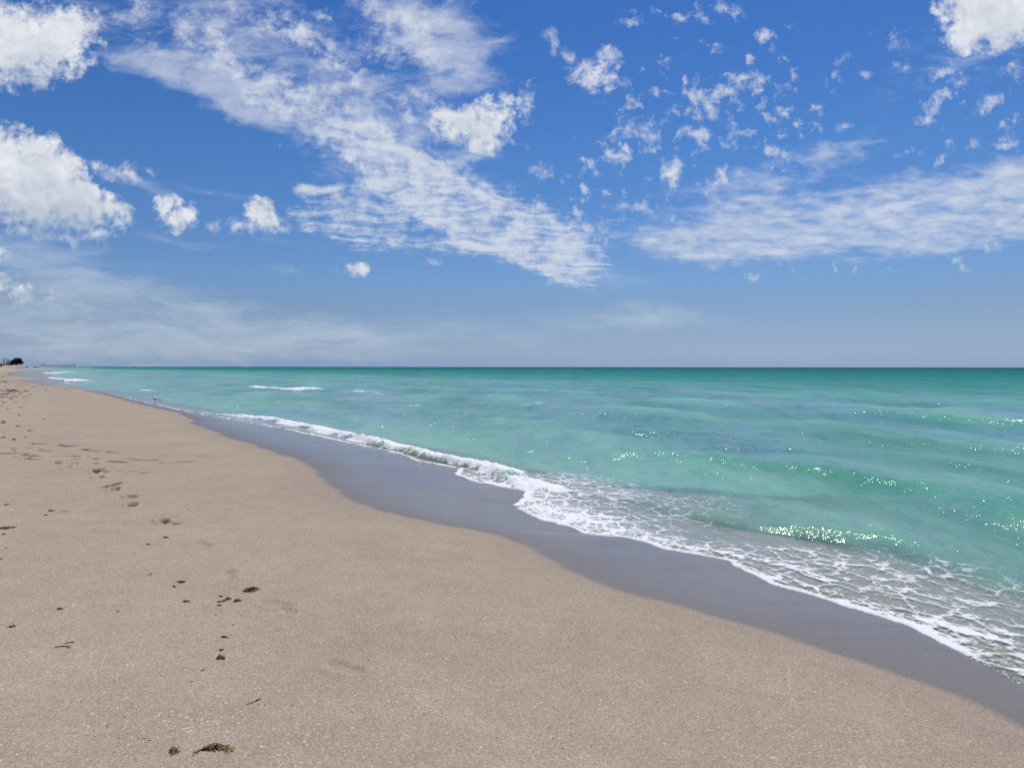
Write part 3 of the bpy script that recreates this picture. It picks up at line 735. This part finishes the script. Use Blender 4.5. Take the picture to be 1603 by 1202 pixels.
weed(346, 942, weed_mesh(.055, .020, .010, 30, 6), M_WEEDD, 'thin dark tail of seaweed at the left end of a stringy trail', 'stringy seaweed below the golden clump', .7)
weed(346, 934, weed_mesh(.018, .018, .009, 18, 7), M_WEEDD, 'tiny round seaweed knot just above the stringy trail', 'stringy seaweed below the golden clump', 0)
weed(345, 1030, weed_mesh(.050, .036, .018, 70, 8, lf=.02), M_WEED, 'compact dark brown seaweed clump below the white shell grit', big, -.7)
weed(346, 1018, weed_mesh(.022, .016, .008, 18, 9), M_WEEDD, 'small dark seaweed shred just above the compact brown clump', big, 1.2)
weed(10, 827, weed_mesh(.17, .10, .014, 60, 10, lf=.06), M_WEEDR, 'flat reddish seaweed strands at the left edge of the sand', big, .1)
weed(80, 800, weed_mesh(.07, .05, .016, 30, 11), M_WEEDD, 'dark seaweed scrap with trailing stems left of the footprints', big, -.2)
# loose scraps: several shapes, copied
scrap_shapes = [weed_mesh(.045, .022, .010, 22, 20 + k, lf=.02) for k in range(5)]
for me in scrap_shapes: me.materials.append(M_WEEDD)
sg = 'small dark seaweed scraps scattered on the sand'
SCR = [(282,912,1.5),(273,918,.8),(235,900,.9),(292,942,1.2),(343,948,.9),(365,978,.55),(351,997,.9),(318,1049,.5),(301,1067,.45),(380,971,.35),(184,957,.5),
       (94,953,.9),(19,981,.9),(338,963,.5),(234,1159,.35),(193,1077,.25),(429,1196,.3),(329,901,.35),(72,807,1.1),(10,791,1.4),(5,837,1.2),(10,859,.8),
       (1,875,.7),(42,757,.7),(259,842,1.3),(231,852,1.0),(72,792,.5),(5,663,3.0),(30,650,1.8),(39,685,1.5),(4,679,1.4),(22,689,2.6),(6,686,2.6),(47,675,2.4),
       (27,668,2.0),(30,652,2.2),(5,661,3.0),(28,668,2.2),(70,656,2.0),(52,695,1.2),(340,1110,.25),(160,905,.3),(258,797,.5),(295,797,.5),(265,665,.9),(372,1185,.25),(210,1010,.3),(130,650,1.4)]
for k, (px, py, sc) in enumerate(SCR):
    weed(px, py, scrap_shapes[k % 5], None, 'small dark scrap of dried seaweed lying loose on the dry sand', sg, random.uniform(-.9, .9), sc, 'seaweed_scrap')
# thin stems
def stem_mesh(L, seed):
    r = random.Random(seed); mb = MB(); p = Vector((-L / 2, 0, .004)); a = r.gauss(0, .2); pts = [p.copy()]
    for k in range(8):
        p = p + Vector((math.cos(a) * L / 8, math.sin(a) * L / 8, 0)); a += r.gauss(0, .28); p.z = .004 + abs(r.gauss(0, .003)); pts.append(p.copy())
    mb.loft(pts, [.0022] * 9, 5)
    q = pts[5]; mb.loft([q, q + Vector((L * .1, L * .1, .003)), q + Vector((L * .2, L * .13, 0))], [.0018, .0015, .0008], 5)
    return mb.mesh('seaweed_stem')
for px, py, L, rz, sd_, lb in [(108,1008,.055,.1,1,'short dark seaweed stem lying just above a longer bent one'),(100,1014,.10,.03,2,'longer bent dark seaweed stem lying below a shorter one'),
        (399,1102,.075,.3,3,'lone thin grey seaweed stem on bare sand at the lower middle'),(99,802,.10,.05,4,'thin seaweed stem trailing from the dark scrap left of the footprints')]:
    me = stem_mesh(L, sd_); weed(px, py, me, M_WEEDD, lb, 'thin seaweed stems on the sand', rz, 1, 'seaweed_strand', 'seaweed strand')
# the wrack band
wr_shapes = [weed_mesh(.34, .22, .05, 44, 40 + k, lf=.12) for k in range(5)]
for k, me in enumerate(wr_shapes): me.materials.append([M_WEEDR, M_WEEDD, M_WEEDR, M_WEED, M_WEEDD][k])
wg = 'seaweed wrack strewn on the beach at the far left'
WR = [(10,610,1.0),(14,612,1.3),(17,613,1.5),(20,611,1.3),(23,612,1.1),(15,615,1.2),(22,615,.9),(12,617,.8),(30,618,1.1),(6,618,1.3),(2,619,.8),(41,613,1.0),(38,612,.7),(54,605,1.0),(51,606,.9),
      (41,603,1.1),(36,604,.9),(31,602,1.0),(27,601,.8),(45,602,.7),(60,605,.6),(71,611,.7),(66,605,.7),(77,613,.5),(85,607,.8),(80,606,.6),(102,610,.7),(106,610,.5),(111,615,.6),(95,614,.4),(51,615,.6),
      (46,618,.8),(2,623,1.0),(6,623,.7),(16,623,1.1),(25,622,.9),(42,623,.6),(36,622,.5),(17,626,.9),(6,631,.9),(2,629,.6),(24,630,.6),(38,631,.4),(2,636,.6),(32,638,.5),(12,641,.5),
      (6,589,2.2),(3,591,1.6),(15,587,2.0),(13,590,1.5),(27,580.5,3.0),(5,598,1.6),(9,600,1.2),(1,599,1.4),(18,599,1.2),(33,607,.8),(28,609,.7),(8,606,.7),(20,620,.8),(33,615,.7),(63,609,.5),(58,613,.5),
      (48,608,.6),(25,606,.9),(4,613,1.0),(8,614,.8),(0,611,1.1),(28,614,.9),(19,617,.8),(10,621,.7),(90,611,.4),(70,607,.5)]
for k, (px, py, sc) in enumerate(WR):
    weed(px, py, wr_shapes[k % 5], None, 'brown seaweed clump in the wrack strewn along the upper beach at far left', wg, random.uniform(-.5, .5), sc * random.uniform(.85, 1.15))
# shells
def shell_mesh(seed):
    r = random.Random(seed); vs = [(0, -.5, .02)]; fs = []; rows, nn = 5, 13
    for i in range(1, rows + 1):
        for k in range(nn):
            a = R(-72 + 144 * k / (nn - 1)); q = i / rows * (1 + r.uniform(-.02, .02)); rib = .05 * math.cos(k * math.pi) * q
            vs.append((math.sin(a) * q * .6, -.5 + math.cos(a) * q, .02 + .42 * math.sin(math.pi * min(q, 1) * .82) * math.cos(a) + rib))
    for k in range(nn - 1): fs.append((0, 2 + k, 1 + k))
    for i in range(rows - 1):
        for k in range(nn - 1): fs.append((1 + i * nn + k, 2 + i * nn + k, 2 + (i + 1) * nn + k, 1 + (i + 1) * nn + k))
    me = bpy.data.meshes.new('shell'); me.from_pydata(vs, [], fs); me.update(); me.materials.append(M_SHELL); return me
shs = [shell_mesh(k) for k in range(3)]
for k, (px, py, w) in enumerate([(409,1170,.016),(253,1056,.013),(29,819,.030),(202,906,.014),(209,864,.016),(385,782,.018),(246,1155,.011),(352,1155,.010),(196,1121,.011),(457,1145,.012),(477,1163,.014),
        (370,1010,.014),(362,990,.011),(444,877,.012),(17,799,.028),(101,752,.02),(82,735,.025),(120,835,.014),(300,845,.012),(560,985,.010),(505,1050,.011),(620,1100,.010),(700,1150,.010),(740,1080,.009),(300,1150,.009),(690,1120,.010),(380,1005,.012),(355,987,.01),
        (404,690,.03),(160,663,.03),(466,965,.011),(452,1010,.012),(480,1010,.010),(405,1075,.010),(330,1060,.009)]):
    x, y, z = ground(px, py); o = link('shell', shs[k % 3]); o.location = (x, y, z - w * .1); o.rotation_euler = (random.uniform(-.3, .3), 0, random.uniform(0, 6.28)); o.scale = (w, w, w)
    tag(o, 'tiny white shell chip lying on the dry sand', 'shell', 'white shells on the sand')

# ------------------------------------------------------------------ wading bird
bx, by = gp(243, 628); bz = -.02
bird = tag(empty('wading_bird', (bx, by, bz - .055)), 'white backed wading bird probing the shallows with its long curved bill', 'bird')
mb = MB()
mb.loft([(-.150, 0, .195), (-.125, 0, .200), (-.09, 0, .208), (-.04, 0, .212), (.01, 0, .212), (.055, 0, .207), (.085, 0, .203), (.110, 0, .205), (.140, 0, .200), (.170, 0, .184), (.195, 0, .168), (.215, 0, .160), (.235, 0, .153), (.250, 0, .146)],
        [.012, .026, .042, .055, .058, .052, .040, .026, .019, .017, .018, .022, .018, .010], 12)
link('body', mb.mesh('body'), bird, M_FEATH)
mb = MB(); mb.loft([(.190, 0, .171), (.205, 0, .166), (.222, 0, .159), (.240, 0, .151), (.252, 0, .145)], [.0195, .0225, .0230, .0175, .0125], 12); link('head_plumage', mb.mesh('head'), bird, M_PLUME)
mb = MB(); mb.loft([(.246, 0, .147), (.268, 0, .130), (.285, 0, .100), (.294, 0, .065), (.298, 0, .02)], [.0085, .0085, .007, .0055, .004], 8); link('bill', mb.mesh('bill'), bird, M_BILL)
for sgn, fx in ((-1, -.010), (1, .020)):
    mb = MB(); mb.loft([(0, sgn * .022, .165), (.004, sgn * .022, .120), (fx * .5 - .012, sgn * .022, .085), (fx, sgn * .022, .045), (fx + .002, sgn * .022, .0)], [.018, .0075, .0075, .006, .006], 6)
    mb.loft([(fx, sgn * .022, .004), (fx + .03, sgn * .03, .002)], [.005, .003], 5)
    link('leg', mb.mesh('leg'), bird, M_BILL)
    mb = MB(); mb.loft([(-.155, sgn * .012, .196), (-.11, sgn * .034, .214), (-.04, sgn * .050, .225), (.03, sgn * .047, .222), (.07, sgn * .030, .215)], [.008, .020, .030, .026, .010], 8, .45); link('wing', mb.mesh('wing'), bird, M_FEATH)

# ------------------------------------------------------------------ far end of the beach
def far(px, d): return ((px - CX) * d / FPX, d)
def gz(x, y): return float(sand_z(np.array([x]), np.array([y]))[0])
def leaf_cloud(mb, lobes, n, size, seed):
    r = random.Random(seed)
    for (cx, cy, cz, rx, ry, rz) in lobes:
        for i in range(n):
            v = Vector((r.gauss(0, 1), r.gauss(0, 1), r.gauss(0, 1))).normalized() * (r.random() ** .4)
            c = Vector((cx + v.x * rx, cy + v.y * ry, cz + v.z * rz))
            a = Vector((r.gauss(0, 1), r.gauss(0, 1), r.gauss(0, .6))).normalized(); b = a.cross(Vector((r.gauss(0, 1), r.gauss(0, 1), r.gauss(0, 1)))).normalized()
            q = size * r.uniform(.5, 1.2)
            mb.add([c - a * q, c + b * q * .5, c + a * q, c - b * q * .5], [(0, 1, 2, 3)])
tx, ty = far(25.5, 900); tz = gz(tx, ty)
tree = tag(empty('broad_tree', (tx, ty, tz)), 'dark broad crowned tree standing at the end of the beach', 'tree')
mb = MB(); mb.loft([(0, 0, -.4), (0, 0, 1.2), (.3, 0, 2.6), (.2, 0, 4.5)], [.75, .6, .5, .3], 8)
for a, L in ((.3, 5), (2.2, 4.5), (3.4, 6), (4.6, 4.2), (5.6, 5)):
    mb.loft([(.2, 0, 1.8), (.2 + math.cos(a) * L * .5, math.sin(a) * L * .5, 3.4), (.2 + math.cos(a) * L, math.sin(a) * L, 5.2)], [.35, .25, .1], 6)
link('trunk', mb.mesh('trunk'), tree, M_BARK)
mb = MB(); leaf_cloud(mb, [(-5.6, 0, 4.2, 3.2, 3.2, 3.0), (-2.6, 1, 6.2, 3.6, 3.4, 3.0), (1.2, -1, 7.8, 3.8, 3.6, 2.8), (4.4, 0, 7.2, 2.9, 3, 2.4), (5.2, 0, 3.6, 4.0, 3, 2.2), (0, -2, 3.6, 4.6, 3, 3.0), (-7.2, .5, 2.0, 2.0, 2, 1.8), (7.8, 0, 4.0, 1.7, 1.6, 1.1), (2, 2, 4.6, 4, 3, 3)], 330, .75, 5)
link('crown', mb.mesh('crown', False), tree, M_LEAF)
for px, d, h, w, lb in [(5.8,1010,10.5,.95,'leftmost of three slim tall pines beyond the red umbrella'),(10.3,1000,10.0,.9,'middle of three slim tall pines beyond the red umbrella'),(12.8,1005,8.8,1.0,'rightmost and shortest of three slim tall pines, nearest the broad tree')]:
    x, y = far(px, d); t = tag(empty('slim_pine', (x, y, gz(x, y))), lb, 'tree', 'slim pines at the end of the beach')
    mb = MB(); mb.loft([(0, 0, -.4), (0, 0, h * .5), (0, 0, h)], [.22, .15, .04], 6); link('trunk', mb.mesh('trunk'), t, M_BARK)
    mb = MB(); leaf_cloud(mb, [(0, 0, h * q, w * (1.15 - .75 * q), w * (1.15 - .75 * q), h * .07) for q in (.3, .4, .5, .6, .7, .8, .9, .97)], 60, .4, int(px)); link('crown', mb.mesh('crown', False), t, M_PINE)
for k, (px, d, w, h, m, lb) in enumerate([(1.0,930,3.6,2.6,M_LEAF,'low dark bush behind the red umbrella'),(8.0,940,3.0,2.2,M_LEAF,'low dark bush under the slim pines'),(13.5,930,3.0,3.2,M_SHRUB,'greenish bush touching the left side of the broad tree'),
        (41,960,3.0,.9,M_SHRUB,'grey green dune shrub just right of the broad tree'),(53,1260,5.5,1.2,M_SHRUB,'left half of the low dark scrub line before the pier'),(59,1270,5.0,1.0,M_SHRUB,'right half of the low dark scrub line before the pier')]):
    x, y = far(px, d); t = tag(empty('coastal_bush', (x, y, gz(x, y))), lb, 'bush', 'bushes at the end of the beach')
    mb = MB(); mb.loft([(0, 0, -.3), (.1, 0, h * .5), (.2, 0, h * .9)], [.15, .1, .05], 5); mb.loft([(0, 0, .1), (-w * .4, 0, h * .6)], [.1, .05], 5); link('trunk', mb.mesh('trunk'), t, M_BARK)
    mb = MB(); leaf_cloud(mb, [(-w * .5, 0, h * .5, w * .55, 1.5, h * .5), (w * .45, 0, h * .45, w * .6, 1.5, h * .45), (0, 0, h * .62, w * .6, 1.5, h * .45)], 150, .35, 60 + k); link('crown', mb.mesh('crown', False), t, m)
# red beach umbrella
ux, uy = far(1.9, 480); um = tag(empty('beach_umbrella', (ux, uy, gz(ux, uy))), 'red beach umbrella tilted over on the far left beach', 'umbrella')
mb = MB(); mb.loft([(0, 0, -.2), (.05, 0, 1.2), (.18, 0, 2.75)], [.03, .03, .025], 6); link('pole', mb.mesh('pole'), um, M_POLE)
mb = MB(); vs = []; nr_, ns_ = 5, 32
ax = Vector((.30, -.1, 1)).normalized(); e1 = ax.cross(Vector((0, 1, 0))).normalized(); e2 = ax.cross(e1)
top = Vector((.18, 0, 2.85)); vs.append(top)
for i in range(1, nr_ + 1):
    for k in range(ns_):
        q = i / nr_; rr_ = 1.28 * math.sin(q * 1.25) / math.sin(1.25) * (1 - .05 * q * abs(math.sin(4 * 2 * math.pi * k / ns_))); a = 2 * math.pi * k / ns_
        vs.append(top + e1 * rr_ * math.cos(a) + e2 * rr_ * math.sin(a) - ax * (1.15 * (1 - math.cos(q * 1.25)) / (1 - math.cos(1.25))))
fs = [(0, 1 + k, 1 + (k + 1) % ns_) for k in range(ns_)] + [(1 + i * ns_ + k, 1 + (i + 1) * ns_ + k, 1 + (i + 1) * ns_ + (k + 1) % ns_, 1 + i * ns_ + (k + 1) % ns_) for i in range(nr_ - 1) for k in range(ns_)]
mb.add(vs, fs); link('canopy', mb.mesh('canopy'), um, M_RED)
# people
def person_mesh():
    me = bpy.data.meshes.new('person')
    P = [((0, 0, .95), .13), ((0, 0, 1.15), .125), ((0, 0, 1.36), .15), ((0, 0, 1.50), .055), ((0, .01, 1.62), .085), ((0, .01, 1.70), .07),
         ((.09, 0, .86), .09), ((.10, .02, .48), .06), ((.11, 0, .10), .042), ((.12, .12, .04), .035), ((-.09, 0, .86), .09), ((-.11, -.03, .48), .06), ((-.13, -.02, .10), .042), ((-.14, .10, .04), .035),
         ((.19, 0, 1.39), .055), ((.24, .02, 1.12), .042), ((.25, .08, .86), .033), ((.255, .10, .77), .028), ((-.19, 0, 1.39), .055), ((-.25, 0, 1.12), .042), ((-.27, .05, .86), .033), ((-.275, .07, .77), .028)]
    E = [(0, 1), (1, 2), (2, 3), (3, 4), (4, 5), (0, 6), (6, 7), (7, 8), (8, 9), (0, 10), (10, 11), (11, 12), (12, 13), (2, 14), (14, 15), (15, 16), (16, 17), (2, 18), (18, 19), (19, 20), (20, 21)]
    me.from_pydata([p for p, _ in P], E, []); return me, [r for _, r in P]
def make_person(loc, rz, shirt, label, group):
    t = tag(empty('person', loc, rz), label, 'person', group)
    me, rad = person_mesh(); b = link('body', me, t, M_SKIN); md = b.modifiers.new('skin', 'SKIN')
    for v, r_ in zip(me.skin_vertices[0].data, rad): v.radius = (r_, r_ * .8)
    me.skin_vertices[0].data[0].use_root = True
    b.modifiers.new('sub', 'SUBSURF').render_levels = 1
    mb = MB(); mb.loft([(0, 0, .98), (0, 0, 1.12), (0, 0, 1.28), (0, 0, 1.42), (0, 0, 1.49)], [.155, .15, .175, .165, .08], 12, 1.18); link('shirt', mb.mesh('shirt'), t, shirt)
    mb = MB(); mb.loft([(0, 0, .72), (0, 0, .86), (0, 0, 1.0)], [.16, .17, .155], 12, 1.25); link('shorts', mb.mesh('shorts'), t, M_CLOTH)
    mb = MB(); mb.loft([(0, -.02, 1.60), (0, -.02, 1.68), (0, -.01, 1.745), (0, 0, 1.77)], [.085, .096, .075, .02], 10); link('hair', mb.mesh('hair'), t, M_HAIR)
    return t
def copy_tree(o, loc, rz, label):
    c = o.copy(); COL.objects.link(c); c.location = loc; c.rotation_euler = (0, 0, rz); c['label'] = label
    for ch in list(o.children):
        q = ch.copy(); COL.objects.link(q); q.parent = c
    return c
pg = 'tiny people far along the beach'
def spot(px, d): x, y = far(px, d); return (x, y, gz(x, y))
make_person(spot(14.8, 700), .4, M_RED, 'tiny person in a red top standing below the greenish bush', pg)
p0 = make_person(spot(11.8, 690), 2.0, M_CLOTH, 'tiny dark dressed person left of the one in red', pg)
for px, d, rz, lb in [(17.6,720,1.0,'tiny dark dressed person just right of the one in red'),(23.0,860,.3,'tiny person, left one of a close pair below the broad tree'),(24.6,865,2.6,'tiny person, right one of a close pair below the broad tree'),
                      (29.4,870,1.2,'tiny lone person under the right half of the broad tree'),(35.4,880,.2,'tiny lone person right of the broad tree near the water')]:
    copy_tree(p0, spot(px, d), rz, lb)
# pier
D = 1320; k_ = D / FPX
pr = tag(empty('fishing_pier', (*far(92, D), -.5)), 'long low timber fishing pier reaching out into the sea', 'pier')
X0 = (64 - 92) * k_; X1 = (118 - 92) * k_
mb = MB(); mb.box(((X0 + X1) / 2, 0, 4.55), X1 - X0, 4.0, .55); link('deck', mb.mesh('deck', False), pr, M_WOOD)
for yy in (-1.9, 1.9):
    mb = MB(); mb.box(((X0 + X1) / 2, yy, 5.75), X1 - X0, .12, .16); mb.box(((X0 + X1) / 2, yy, 5.3), X1 - X0, .08, .10)
    q = X0
    while q < X1 + .1: mb.box((q, yy, 5.3), .12, .14, .95); q += 2.1
    link('railing', mb.mesh('railing', False), pr, M_WOOD)
q = X0 + .5
while q < X1:
    for yy in (-1.6, 1.6):
        mb = MB(); mb.loft([(q, yy, -2), (q, yy, 4.27)], [.16, .14], 8); link('piling', mb.mesh('piling'), pr, M_WOOD)
    q += 4.2
def hut(px0, px1, zt, name):
    a, b = (px0 - 92) * k_, (px1 - 92) * k_; c = (a + b) / 2; w = b - a; mb = MB()
    for sx in (a + .2, b - .2):
        for sy in (-1.5, 1.5): mb.box((sx, sy, (4.83 + zt - .8) / 2), .2, .2, zt - .8 - 4.83)
    z0, z1 = zt - .8, zt; e = .4
    mb.add([(a - e, -2.3, z0), (b + e, -2.3, z0), (b + e, 2.3, z0), (a - e, 2.3, z0), (a + w * .3, 0, z1), (b - w * .3, 0, z1)], [(0, 1, 5, 4), (1, 2, 5), (2, 3, 4, 5), (3, 0, 4), (3, 2, 1, 0)])
    return link(name, mb.mesh(name, False), pr, M_ROOF)
hut(65.5, 69.5, 7.4, 'pavilion'); hut(115.6, 118, 7.2, 'shelter')
mb = MB(); mb.loft([(X1 - 1.2, 0, 4.8), (X1 - 1.2, 0, 9.0)], [.1, .06], 6); link('light_pole', mb.mesh('pole'), pr, M_WOOD)
# two far boats
def boat(px, d, L, hullm, label):
    x, y = far(px, d); t = tag(empty('motor_boat', (x, y, -.1), .15), label, 'boat', 'boats near the horizon')
    mb = MB(); sec = [(-.5, .16, .10), (-.3, .18, .11), (0, .19, .12), (.25, .15, .135), (.4, .08, .15), (.5, .01, .17)]; vs = []
    for a, w, h in sec: vs += [(a * L, -w * L, h * L), (a * L, -w * .5 * L, 0), (a * L, 0, -.03 * L), (a * L, w * .5 * L, 0), (a * L, w * L, h * L)]
    fs = [(i * 5 + k, (i + 1) * 5 + k, (i + 1) * 5 + k + 1, i * 5 + k + 1) for i in range(5) for k in range(4)] + [(0, 1, 2, 3, 4)] + [(i * 5 + 4, (i + 1) * 5 + 4, (i + 1) * 5, i * 5) for i in range(5)]
    mb.add(vs, fs); link('hull', mb.mesh('hull', False), t, hullm)
    mb = MB(); mb.box((-.02 * L, 0, .19 * L), .28 * L, .22 * L, .14 * L); link('cabin', mb.mesh('cabin', False), t, M_WHITE)
    mb = MB(); mb.box((-.04 * L, 0, .275 * L), .36 * L, .26 * L, .025 * L); link('roof', mb.mesh('roof', False), t, hullm)
    return t
boat(838, 1250, 6.5, M_WHITE, 'tiny white motor boat on the sea near the middle of the horizon')
boat(209, 1900, 8, M_CLOTH, 'tiny dark motor boat on the horizon right of the pier')
